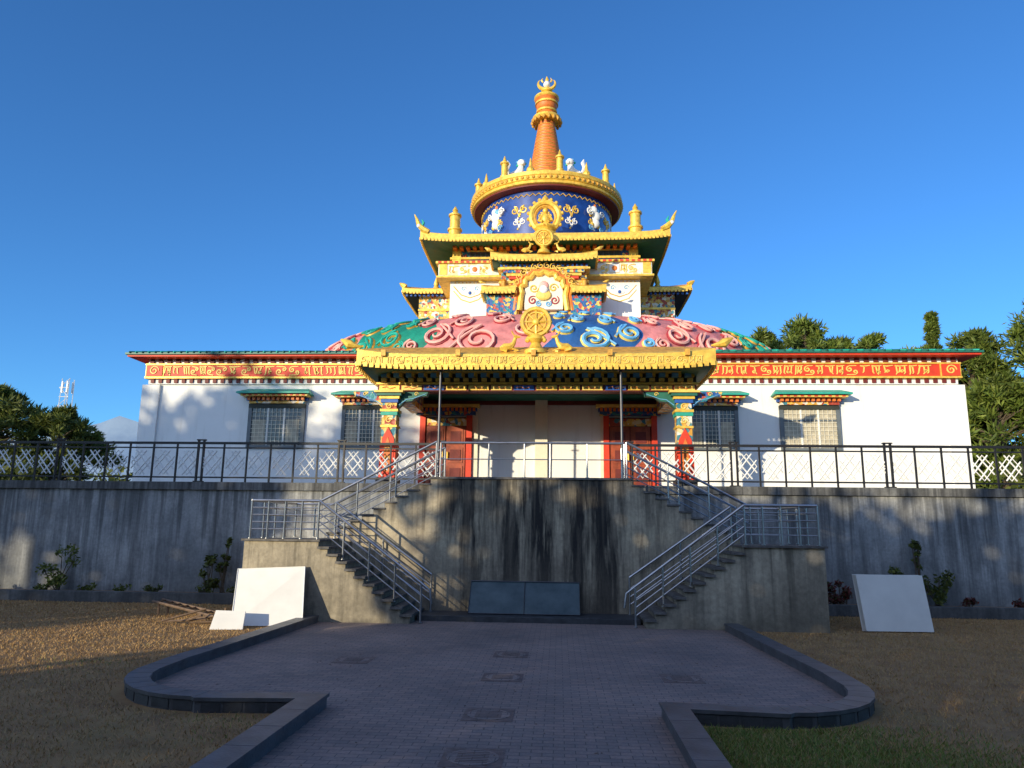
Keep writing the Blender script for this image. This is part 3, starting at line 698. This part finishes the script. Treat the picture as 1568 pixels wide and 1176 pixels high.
mb.box(-1.85,1.85,30.6,31.75,10.6,13.25,'carved'); mb.box(-1.95,1.95,30.55,31.75,12.35,12.45,'gold'); mb.box(-2.0,2.0,30.5,31.75,12.95,13.05,'yellow')
mb.box(-2.45,-1.15,30.3,31.0,10.2,11.72,'carved2'); mb.box(1.15,2.45,30.3,31.0,10.2,11.72,'carved2')
for sg in (-1,1):
    for j,(z,w,k) in enumerate(((12.5,.5,'red'),(12.62,.62,'gold'),(12.75,.75,'carved2'),(12.88,.9,'gold'))):
        a,b=sg*(1.0),sg*(1.0+w); mb.box(min(a,b),max(a,b),30.42-.05*j,30.6,z,z+.115,k)
    for cx in (sg*1.15,sg*1.75): 
        mb.lathe(cx,30.45,[(.09,10.5),(.11,11.9),(.14,11.95),(.1,12.0),(.1,12.4),(.16,12.45)],'gold2',10)
    eave(mb,sg*1.92,30.75,.74,.75,11.76,.26,.2,.3,.3,'gold','green','gold2',.06,-.05,.3)
dentils(mb,-1.95,1.95,30.55,13.06,13.16,.2,.1,'blue',.12)
eave(mb,0,31.2,2.3,1.15,13.22,.26,.3,1.5,.4,'gold','green','gold2',.12,-.02,.5)
def arch(r,z0,n=20): return [(-r,z0)]+[(r*math.cos(math.pi-math.pi*i/n),z0+.75+1.0*r*math.sin(math.pi*i/n)) for i in range(n+1)]+[(r,z0)]
mb.prism(arch(.82,11.1),30.35,30.6,'cream')
fr=[(x*(1+.06*math.cos(i*1.9)),z+.05*math.cos(i*1.9)) for i,(x,z) in enumerate(arch(.98,11.0,24))]
mb.tube([(x,30.32,z) for x,z in fr],.13,'gold',8)
mb.tube([(x*1.22,30.38,11+(z-11)*1.08) for x,z in fr],.10,'orange',7)
for i in range(16):
    a=math.pi*i/15; mb.ribbon(pl(spiral(1.28*math.cos(a),11.85+1.2*math.sin(a),.16,1.3,a,1,10),30.3),.06,'gold')
mb.ball((0,30.3,12.15),.2,'pink',1,.4,1.1); mb.ball((0,30.3,11.72),.34,'yellow',1,.3,.7); mb.ball((0,30.22,11.95),.18,'whitep',1,.4,1)
for s_ in (-1,1):
    mb.ribbon(pl(spiral(s_*.42,12.05,.2,1.5,0,s_),30.33),.07,'gold'); mb.ribbon(pl(spiral(s_*.47,11.5,.2,1.5,1,-s_),30.33),.07,'pinkd'); mb.ribbon(pl(spiral(s_*.2,11.35,.14,1.5,1,-s_),30.33),.06,'ltblue')
mb.obj('gable_bay',T)
mb=MB(); wheel(mb,0,30.1,14.25,.36); mb.lathe(0,30.1,[(.3,13.5),(.25,13.65),(.12,13.75),(.16,13.85),(.06,13.9)],'gold',12); deer(mb,-.75,30.1,13.55,1,.9); deer(mb,.75,30.1,13.55,-1,.9)
for sg in (-1,1): conch(mb,sg*2.3,30.1,13.68,sg,.7); conch(mb,sg*2.6,30.05,12.2,sg,.5)
mb.obj('gable_wheel_ornament',T,smooth=True)
mb=MB(); y=30.9
mb.lathe(0.05,y,[(.55,14.6),(.55,14.72),(.4,14.8),(.45,14.9),(.5,14.95)],'gold',16)
halo=[(0.05+.62*math.cos(a),y,15.55+.68*math.sin(a)) for a in [rad(-50+280*i/24) for i in range(25)]]
mb.tube(halo,.13,'gold',7); mb.tube([(0.05+(p[0]-.05)*.75,y,15.5+(p[2]-15.55)*.78) for p in halo],.08,'gold2',6)
for i in range(13):
    a=rad(-30+240*i/12); mb.ball((.05+.76*math.cos(a),y,15.58+.82*math.sin(a)),.09,'gold',u=6,v=5)
mb.ball((.05,y,15.15),.3,'gold',1,.6,.55); mb.ball((.05,y,15.45),.2,'gold',1,.7,1.3); mb.ball((.05,y,15.82),.13,'gold',1,1,1.15); mb.tube([(.05,y,15.9),(.05,y,16.05)],.05,'gold',6,[.06,.02])
for sg in (-1,1): mb.tube([(.05+sg*.18,y,15.6),(.05+sg*.3,y-.05,15.35),(.05+sg*.12,y-.2,15.25)],.06,'gold',6); mb.tube([(.05,y-.05,15.08),(.05+sg*.36,y-.15,15.08),(.05+sg*.05,y-.28,15.05)],.08,'gold',6)
mb.lathe(.05,y,[(.12,16.3),(.16,16.4),(.02,16.6)],'gold',10)
mb.obj('gilded_statue_shrine',T,smooth=True)
mb=MB(); mb.lathe(0,CY,[(3.45,14.9),(3.45,15.3),(3.3,15.35),(3.3,17.75)],'drum',96); mb.obj('drum',T,smooth=True)
mb=MB()
def cyl(az,z,o=.0): r=3.3+o; return (r*math.sin(az),CY-r*math.cos(az),z)
for ci,c in enumerate([rad(-88+22*i) for i in range(9)]):
    for d in (-1,1):
        q=spiral(0,0,.22,1.4,math.pi/2,d,14,(-.3*d,-.36)); zc=17.0-.2*(ci%2)
        mb.tube([cyl(c+(x+.25*d)/3.3,zc+z,.01) for x,z in q],.034,'gold' if ci%2 else 'whitep',5)
        mb.tube([cyl(c+(x*.8+.2*d)/3.3,zc-.6+z*.8,.01) for x,z in q],.026,'whitep' if ci%2 else 'gold',5)
    for k in range(6): mb.ball(cyl(c+.02*math.sin(k*2.1),16.75-k*.18,.0),.055,'gold' if k%2 else 'whitep',u=6,v=4)
for i in range(72):
    a=rad(i*5); mb.tube([cyl(a,17.55,.03),cyl(a+.04,17.42,.03),cyl(a+.087,17.55,.03)],.022,'gold',4)
for az in (-46,46,-120,120):
    A=rad(az)
    for (dx,z,r,k) in ((0,16.75,.3,'whitep'),(-.1,17.05,.22,'whitep'),(.1,17.02,.18,'ltblue'),(0,16.4,.26,'whitep'),(-.22,16.3,.13,'gold'),(.22,16.3,.13,'gold'),(.0,17.28,.1,'orange'),(-.28,16.8,.14,'gold'),(.28,16.85,.14,'whitep')):
        p=cyl(A+dx/3.3,z,.0); mb.ball(p,r,k,.9,.5,1,8,6)
    for d in (-1,1):
        mb.tube([cyl(A+x/3.3,16.6+z,.12) for x,z in spiral(d*.42,.3,.2,1.5,0,d,14)],.035,'whitep',5); mb.tube([cyl(A+x/3.3,16.1+z,.12) for x,z in spiral(d*.35,.0,.16,1.5,0,d,14)],.03,'ltblue',5)
mb.obj('drum_reliefs',T,smooth=True)
mb=MB()
mb.lathe(0,CY,[(3.28,17.72),(3.72,17.74),(3.74,17.82)],'darkred',96)
mb.lathe(0,CY,[(3.74,17.80),(3.85,17.84),(3.82,17.98),(3.88,18.02),(3.86,18.2),(3.9,18.24),(3.9,18.42),(3.6,18.46),(2.4,18.55),(1.2,18.7)],'gold',96)
for i in range(90):
    a=2*math.pi*i/90; mb.ball((3.88*math.sin(a),CY-3.88*math.cos(a),18.12),.085,'gold2',1,1,1,6,4)
mb.obj('drum_canopy_disc',T,smooth=True)
mb=MB()
for i in range(16):
    a=2*math.pi*(i+.5)/16; x,y=3.55*math.sin(a),CY-3.55*math.cos(a)
    if i%2==0: mb.lathe(x,y,[(.2,18.4),(.22,18.6),(.16,18.66),(.16,19.2),(.22,19.22),(.22,19.3),(.12,19.36),(.08,19.45),(.02,19.65)],'gold',10)
    else:
        mb.ball((x,y,18.62),.2,'gold',1,1,1.1,8,6); mb.tube([(x,y,18.7),(x,y,19.0),(x,y,19.25)],.08,'gold',6,[.1,.07,.02])
mb.obj('canopy_finials',T,smooth=True)
for sg in (-1,1):
  for yy in (33.6,38.4):
    mb=MB(); x=sg*1.45; y=yy; z=18.55
    mb.tube([(x+sg*.25,y,z+.35),(x,y,z+.42),(x-sg*.2,y,z+.6),(x-sg*.25,y,z+.85)],.15,'whitep',8,[.15,.2,.2,.13])
    mb.ball((x-sg*.26,y-.02,z+1.0),.2,'whitep',1,1,.95); mb.ball((x-sg*.34,y-.16,z+.94),.1,'whitep')
    for dx in (-.2,.2):
        for dy in (-.1,.1): mb.tube([(x+dx,y+dy,z),(x+dx,y+dy,z+.35)],.06,'whitep',6)
    for k in range(7):
        a=k*.9; mb.ball((x-sg*.24+.2*math.cos(a),y+.04,z+1.0+.2*math.sin(a)),.07,'ltblue' if k%2 else 'teal',u=6,v=5)
    mb.tube([(x+sg*.3,y,z+.4),(x+sg*.45,y,z+.7),(x+sg*.36,y,z+.95),(x+sg*.42,y,z+1.15)],.06,'whitep',6,[.05,.1,.1,.02])
    mb.obj('snow_lion_statue',T,smooth=True)
mb=MB()
mb.lathe(0,CY,[(1.25,18.6),(1.3,18.9),(1.1,18.95),(1.15,19.3),(1.28,19.35),(1.28,19.5),(1.0,19.56)],'gold',40)
nR=17
for i in range(nR):
    t=i/nR; r=.98*(1-t)+.40*t; h=(23.1-19.56)/nR; zz=19.56+i*h
    mb.lathe(0,CY,[(r-.06,zz),(r,zz+.03),(r+.01,zz+h*.5),(r-.02,zz+h*.72),(r-.07,zz+h*.8),(r-.07,zz+h)],'orange',36)
    mb.lathe(0,CY,[(r-.055,zz+h*.70),(r-.005,zz+h*.75),(r-.005,zz+h*.95),(r-.06,zz+h*.99)],'gold2',36)
mb.lathe(0,CY,[(.42,23.1),(.7,23.14),(.76,23.24),(.74,23.36),(.6,23.42),(.42,23.5)],'gold',32)
for i in range(18):
    a=2*math.pi*i/18; mb.ball((.76*math.cos(a),CY+.76*math.sin(a),23.1),.09,'gold2',u=6,v=5,sz=1.5)
mb.lathe(0,CY,[(.40,23.5),(.5,23.62),(.5,23.78),(.46,23.8),(.54,23.9),(.56,24.1),(.5,24.14),(.58,24.3),(.64,24.4)],'orange',32)
mb.lathe(0,CY,[(.50,23.62),(.56,23.64),(.56,23.74),(.5,23.76)],'gold',32); mb.lathe(0,CY,[(.55,24.08),(.62,24.1),(.62,24.2),(.5,24.22)],'gold',32)
mb.lathe(0,CY,[(.64,24.4),(.68,24.46),(.66,24.56),(.4,24.66),(.22,24.75),(.2,24.85),(.3,24.92),(.3,25.0),(.16,25.06)],'gold',28)
mb.tube([(.46*math.sin(a),CY,25.42-.36*math.cos(a)) for a in [rad(-125+250*i/16) for i in range(17)]],.1,'gold',7,[.02+.1*math.sin(math.pi*i/16) for i in range(17)])
mb.ball((0,CY,25.36),.19,'whitep'); mb.tube([(0,CY,25.5),(.02,CY,25.66),(0,CY,25.85)],.08,'gold',7,[.09,.1,.015])
for sg in (-1,1): mb.tube([(sg*.2,CY,25.5),(sg*.28,CY,25.62),(sg*.2,CY,25.76)],.04,'gold',6,[.05,.05,.01])
mb.obj('spire',T,smooth=True)
mb=MB()
mb.tube([(x*.5,34.6,18.6+(z-11)*.6) for x,z in arch(.98,11)],.09,'gold',7); mb.prism([(x*.48,18.6+(z-11)*.58) for x,z in arch(.98,11)],34.6,34.75,'orange'); mb.obj('spire_niche',T)
# ---------------------------------------------------------------- props
def board(name,pts,th,leg):
    mb=MB(); P=[Vector(p) for p in pts]; nn=(P[1]-P[0]).cross(P[3]-P[0]).normalized()*th
    mb.add([*P,*[p-nn for p in P]],[(0,1,2,3),(7,6,5,4),(0,1,5,4),(1,2,6,5),(2,3,7,6),(3,0,4,7)],'board')
    mb.tube([P[0],P[1],P[2],P[3],P[0]],.016,'whitep',4)
    for l in leg: mb.tube(l,.025,'brownwood',5)
    return mb.obj(name)
board('white_signboard',[(-5.75,14.7,.02),(-4.42,14.95,.02),(-4.62,15.5,1.12),(-5.98,15.35,1.06)],.03,[])
board('white_signboard',[(6.78,15.98,.01),(8.12,16.05,.01),(8.02,16.14,1.10),(6.68,16.07,1.10)],-.16,[])
mb=MB()
for d in (0,.4): mb.tube([(-8.2,16.2+d,.3),(-6.0,14.9+d,.12)],.028,'brownwood',6)
for i in range(9):
    t=(i+.5)/9; x=-8.2+2.2*t; y=16.2-1.3*t; z=.3-.18*t; mb.tube([(x,y,z),(x,y+.4,z)],.02,'brownwood',5)
for (x,y) in ((-8.0,16.1),(-8.0,16.5),(-6.2,15.0),(-6.2,15.4)): mb.tube([(x,y,0),(x,y,.28)],.025,'brownwood',5)
mb.obj('wooden_ladder')
mb=MB()
for i in range(6):
    a=rng.uniform(-.6,.6); x=-6.4+rng.uniform(-.4,.3); y=14.9+rng.uniform(-.3,.3); l=rng.uniform(.25,.45)
    mb.tube([(x-l*math.cos(a),y-l*math.sin(a),.03+i*.012),(x+l*math.cos(a),y+l*math.sin(a),.06+i*.05)],.022,'brownwood',5)
mb.add([(-5.95,14.2,.01),(-5.35,14.3,.01),(-5.4,14.5,.32),(-5.95,14.42,.34),(-5.95,14.23,.0),(-5.35,14.33,.0),(-5.4,14.53,.31),(-5.95,14.45,.33)],[(0,1,2,3),(7,6,5,4),(0,1,5,4),(1,2,6,5),(2,3,7,6),(3,0,4,7)],'board'); mb.obj('wood_scrap_pile')
mb=MB(); mb.add([(-1.3,16.45,.14),(1.1,16.45,.14),(1.1,16.95,.78),(-1.3,16.95,.78),(-1.3,16.48,.13),(1.1,16.48,.13),(1.1,16.98,.77),(-1.3,16.98,.77)],[(0,1,2,3),(7,6,5,4),(0,1,5,4),(1,2,6,5),(2,3,7,6),(3,0,4,7)],'panel')
mb.tube([(-1.3,16.45,.15),(1.1,16.45,.15),(1.1,16.94,.79),(-1.3,16.94,.79),(-1.3,16.45,.15)],.012,'pole',4); mb.tube([(-.1,16.44,.15),(-.1,16.93,.79)],.008,'pole',4); mb.obj('leaning_glass_panel')
# ---------------------------------------------------------------- vegetation
def cards(C,n,size,squash=1.0,pw=.45,asp=.45):
    C=np.asarray(C); idx=rng.integers(0,len(C),n); d=rng.normal(0,1,(n,3)); d/=np.linalg.norm(d,axis=1)[:,None]
    p=C[idx,:3]+d*(C[idx,3]*rng.random(n)**pw)[:,None]*np.array([1,1,squash])
    a=rng.normal(0,1,(n,3)); a/=np.linalg.norm(a,axis=1)[:,None]
    if asp<.4: a=a*.55+d*.8+np.array([0,0,.25]); a/=np.linalg.norm(a,axis=1)[:,None]
    b=np.cross(a,rng.normal(0,1,(n,3))); b/=np.linalg.norm(b,axis=1)[:,None]
    s=size*rng.uniform(.6,1.3,n)[:,None]
    v=np.stack([p-a*s,p+b*s*asp,p+a*s,p-b*s*asp],1); return v
def leafobj(name,v,mat,trunk=None):
    n=len(v); tv=[];tf=[]
    if trunk: tv=trunk.v; tf=trunk.f
    verts=[tuple(x) for x in v.reshape(-1,3)]; o=len(verts)
    faces=[(4*i,4*i+1,4*i+2,4*i+3) for i in range(n)]+[tuple(o+a for a in f) for f in tf]
    me=bpy.data.meshes.new(name); me.from_pydata(verts+list(tv),[],faces); me.materials.append(M[mat]); me.materials.append(M['bark'])
    me.polygons.foreach_set('material_index',[0]*n+[1]*len(tf)); me.update()
    ob=bpy.data.objects.new(name,me); S.collection.objects.link(ob); return ob
def tree(name,x,y,z0,h,R,mat='leaf',nc=36,nl=6000,size=.22,conic=False,cb=.25):
    C=[];tk=MB()
    tk.tube([(x,y,z0),(x+.15,y,z0+h*.4),(x,y+.1,z0+h*.9)],.3,'bark',8,[.03*h,.02*h,.006*h])
    for i in range(nc):
        t=rng.random()**.8; zz=z0+h*(cb+(1-cb)*t*.94); 
        rr=R*((1-t)**.75+.06) if conic else R*math.sqrt(max(0.05,1-(2*t-.85)**2*.8))
        a=rng.uniform(0,6.28); q=rr*rng.uniform(.35,1.0) ; cx,cy=x+q*math.cos(a),y+q*math.sin(a)
        cr=R*(.18 if conic else .23)*rng.uniform(.6,1.35); C.append((cx,cy,zz,cr))
        tk.tube([(x,y,max(z0+h*.15,zz-h*.12)),(x+(cx-x)*.5,y+(cy-y)*.5,zz-h*.05),(cx,cy,zz)],.05,'bark',5,[.008*h,.005*h,.002*h])
    return leafobj(name,cards(C,nl,size,.7,.5,.2),mat,tk)
tree('pine_tree',-35.4,45,3,7.8,3.4,'leafdk',80,13000,.27,False,.15)
tree('pine_tree',-31.5,45.5,3,6.4,2.0,'leafdk',50,8000,.24,False,.1)
tree('pine_tree',-34,50,3,6.5,3.2,'leafdk',40,7000,.28,False,.1)
for (x,y,h,R,c) in ((36.4,50,14.8,4.0,0),(40,58,19,5,0),(34.8,62,16,3.6,0),(28.4,66,16.8,3.4,0),(25.4,66,16.4,3.4,0),(22.0,64,17.8,3.8,0),(19.0,66,17.2,3.4,0),(31.2,64,14.8,3.6,0),(33,56,10.5,4,0),(37,48,9.5,3.6,0),(31.9,62,17.8,1.6,1),(30,60,12,3.6,0)):
    tree('pine_tree',x,y,3,h,R,'leaf',120,17000,.33,bool(c),.1)
def shrub(name,x,y,z,r,h,mat,n=900,size=.07):
    C=[(x+rng.normal(0,r*.45),y+rng.normal(0,r*.25),z+h*rng.uniform(.15,.95),r*.36) for _ in range(9)]
    tk=MB()
    for c in C: tk.tube([(x+rng.normal(0,.05),y,z),(c[0],c[1],c[2])],.012,'bark',4)
    return leafobj(name,cards(C,n,size),mat,tk)
for (x,y,r,h) in ((-12.4,19.1,.5,1.2),(-8.3,19.1,.3,1.0),(-8.0,19.2,.2,1.5),(8.9,19.1,.35,1.1),(9.8,19.15,.4,.9),(9.4,19.2,.2,1.6)):
    shrub('wall_shrub',x,y,.2,r,h,'leafdk',300 if r<.4 else 420,.06)
for x in (6.7,7.1,7.5): shrub('red_leaf_shrub',x,19.0,.2,.3,.55,'leafred',420,.055)
for x in (9.3,10.4,11.6): shrub('red_leaf_shrub',x,18.95,.2,.2,.2,'leafred',160,.05)
for x in np.arange(-14,-6.5,1.1): shrub('wall_shrub',x+rng.uniform(-.3,.3),19.0,.2,.25,.18,'leafdk',140,.045)
C=[(x,rng.uniform(40,60),3+rng.uniform(.3,1.6),1.4) for x in np.arange(-60,-14,.7)]+[(x,rng.uniform(40,60),3+rng.uniform(.3,2.5),1.5) for x in np.arange(15,60,.7)]
leafobj('distant_hedge',cards(C,16000,.28),'leafdk')
# tree line behind the photographer (casts the long shade over the forecourt)
def H(x):
    if x<-27.4: return 13.3+1.0*math.sin(x*1.1)+.9*math.sin(x*2.3)
    if x<-26: return 8.2
    if x<-19.6: return 2.4+1.7*math.sin(x*2.6)
    return 9.0+.25*math.sin(x*.8)+.2*math.sin(x*2.3)
C=[]
for x in np.arange(-52,30,.5):
    hh=H(x); z=.5
    while z<hh-.6:
        if not (-35.2<x<-32.2 and 5.6<z<8.2) and not (-31.2<x<-29.2 and 3.2<z<5.2):
            for yy in (-8.2,-9.8): C.append((x+rng.normal(0,.15),yy+rng.normal(0,.5),z,.8))
        z+=.6
tk=MB()
for x in np.arange(-51,30,3.5):
    tk.tube([(x,-9,0),(x+.2,-9,H(x)*.5),(x,-9.1,H(x)*.85)],.2,'bark',7,[.3,.2,.06])
leafobj('tree_row',cards(C,64000,.36,1,.6),'leafrow',tk)
# mountain
mb=MB(); xs=np.linspace(-5200,4200,120); 
def mh(x): return 330+120*math.exp(-((x+1560)/420)**2)+60*math.sin(x*.0021+1)+28*math.sin(x*.0093)+14*math.sin(x*.027)+7*math.sin(x*.071)
lps=[[(x,2600,-20) for x in xs],[(x,2750,mh(x)*.55+12*math.sin(x*.03)) for x in xs],[(x,2900,mh(x)) for x in xs],[(x,3600,-20) for x in xs]]
mb.loops(lps,'mtn',closed=False); mb.obj('distant_mountain',smooth=True)
mb=MB(); x,y=-105,150
for dx in (-.8,.8):
    for dy in (-.8,.8): mb.tube([(x+dx*1.4,y+dy*1.4,3),(x+dx,y+dy,32)],.1,'whitep',4)
for i in range(14):
    z=4+2*i; s_=1.1 if i%2 else -1.1; mb.tube([(x-s_,y-1.0,z),(x+s_,y-1.0,z+2)],.06,'whitep',4); mb.tube([(x-1.0,y-1.0,z),(x+1.0,y-1.0,z)],.06,'whitep',4)
for i in range(6):
    a=i*1.05; mb.box(x+1.1*math.cos(a)-.12,x+1.1*math.cos(a)+.12,y+1.1*math.sin(a)-.1,y+1.1*math.sin(a)+.1,29,31.3,'whitep')
mb.obj('telecom_mast')
# ---------------------------------------------------------------- light
EL,AZ=10.0,35.0
tosun=Vector((-math.sin(rad(AZ))*math.cos(rad(EL)),-math.cos(rad(AZ))*math.cos(rad(EL)),math.sin(rad(EL))))
w=bpy.data.worlds.new('World'); S.world=w; w.use_nodes=True; nt=w.node_tree; bg=nt.nodes['Background']
sky=nt.nodes.new('ShaderNodeTexSky'); sky.sky_type='NISHITA'; sky.sun_disc=False; sky.sun_elevation=rad(EL); sky.sun_rotation=rad(180+AZ); sky.air_density=1.0; sky.dust_density=.3; sky.ozone_density=2.0; sky.altitude=1200
tint=mixc(nt,1.0,sky.outputs[0],(.50,1.05,1.66),'MULTIPLY')
# extra warm glow added to the sky around the sun, brightens shaded surfaces
tc=N(nt,'ShaderNodeTexCoord'); dt=N(nt,'ShaderNodeVectorMath',operation='DOT_PRODUCT'); L(nt,tc.outputs['Generated'],dt.inputs[0]); dt.inputs[1].default_value=tosun
mx=N(nt,'ShaderNodeMath',operation='MAXIMUM'); L(nt,dt.outputs['Value'],mx.inputs[0]); mx.inputs[1].default_value=0
pw=N(nt,'ShaderNodeMath',operation='POWER'); L(nt,mx.outputs[0],pw.inputs[0]); pw.inputs[1].default_value=1.6
gl=mixc(nt,1.0,pw.outputs[0],(4.3,3.9,3.2),'MULTIPLY')
sk=mixc(nt,1.0,tint,gl,'ADD')
nt.links.new(sk,bg.inputs[0]); bg.inputs[1].default_value=.15
sd=bpy.data.lights.new('sun','SUN'); sd.energy=5.0; sd.angle=rad(.5); sd.color=(1,.87,.62); so=bpy.data.objects.new('sun',sd); S.collection.objects.link(so)
so.rotation_euler=tosun.to_track_quat('Z','Y').to_euler(); so.location=(-20,-20,30)
# camera
cd=bpy.data.cameras.new('camera'); cd.sensor_width=36; cd.lens=36*1130/1568; cd.clip_end=12000; cam=bpy.data.objects.new('camera',cd); S.collection.objects.link(cam)
th,ps,ro=rad(10.9),rad(3.7),rad(.7)
F=Vector((-math.sin(ps)*math.cos(th),math.cos(ps)*math.cos(th),math.sin(th))); R0=Vector((math.cos(ps),math.sin(ps),0)); U0=R0.cross(F)
R_=R0*math.cos(ro)+U0*math.sin(ro); U_=U0*math.cos(ro)-R0*math.sin(ro)
mw=Matrix((R_,U_,-F)).transposed().to_4x4(); mw.translation=Vector((.65,0,2.0)); cam.matrix_world=mw
S.camera=cam
S.view_settings.view_transform='Standard'; S.view_settings.look='None'; S.view_settings.exposure=0
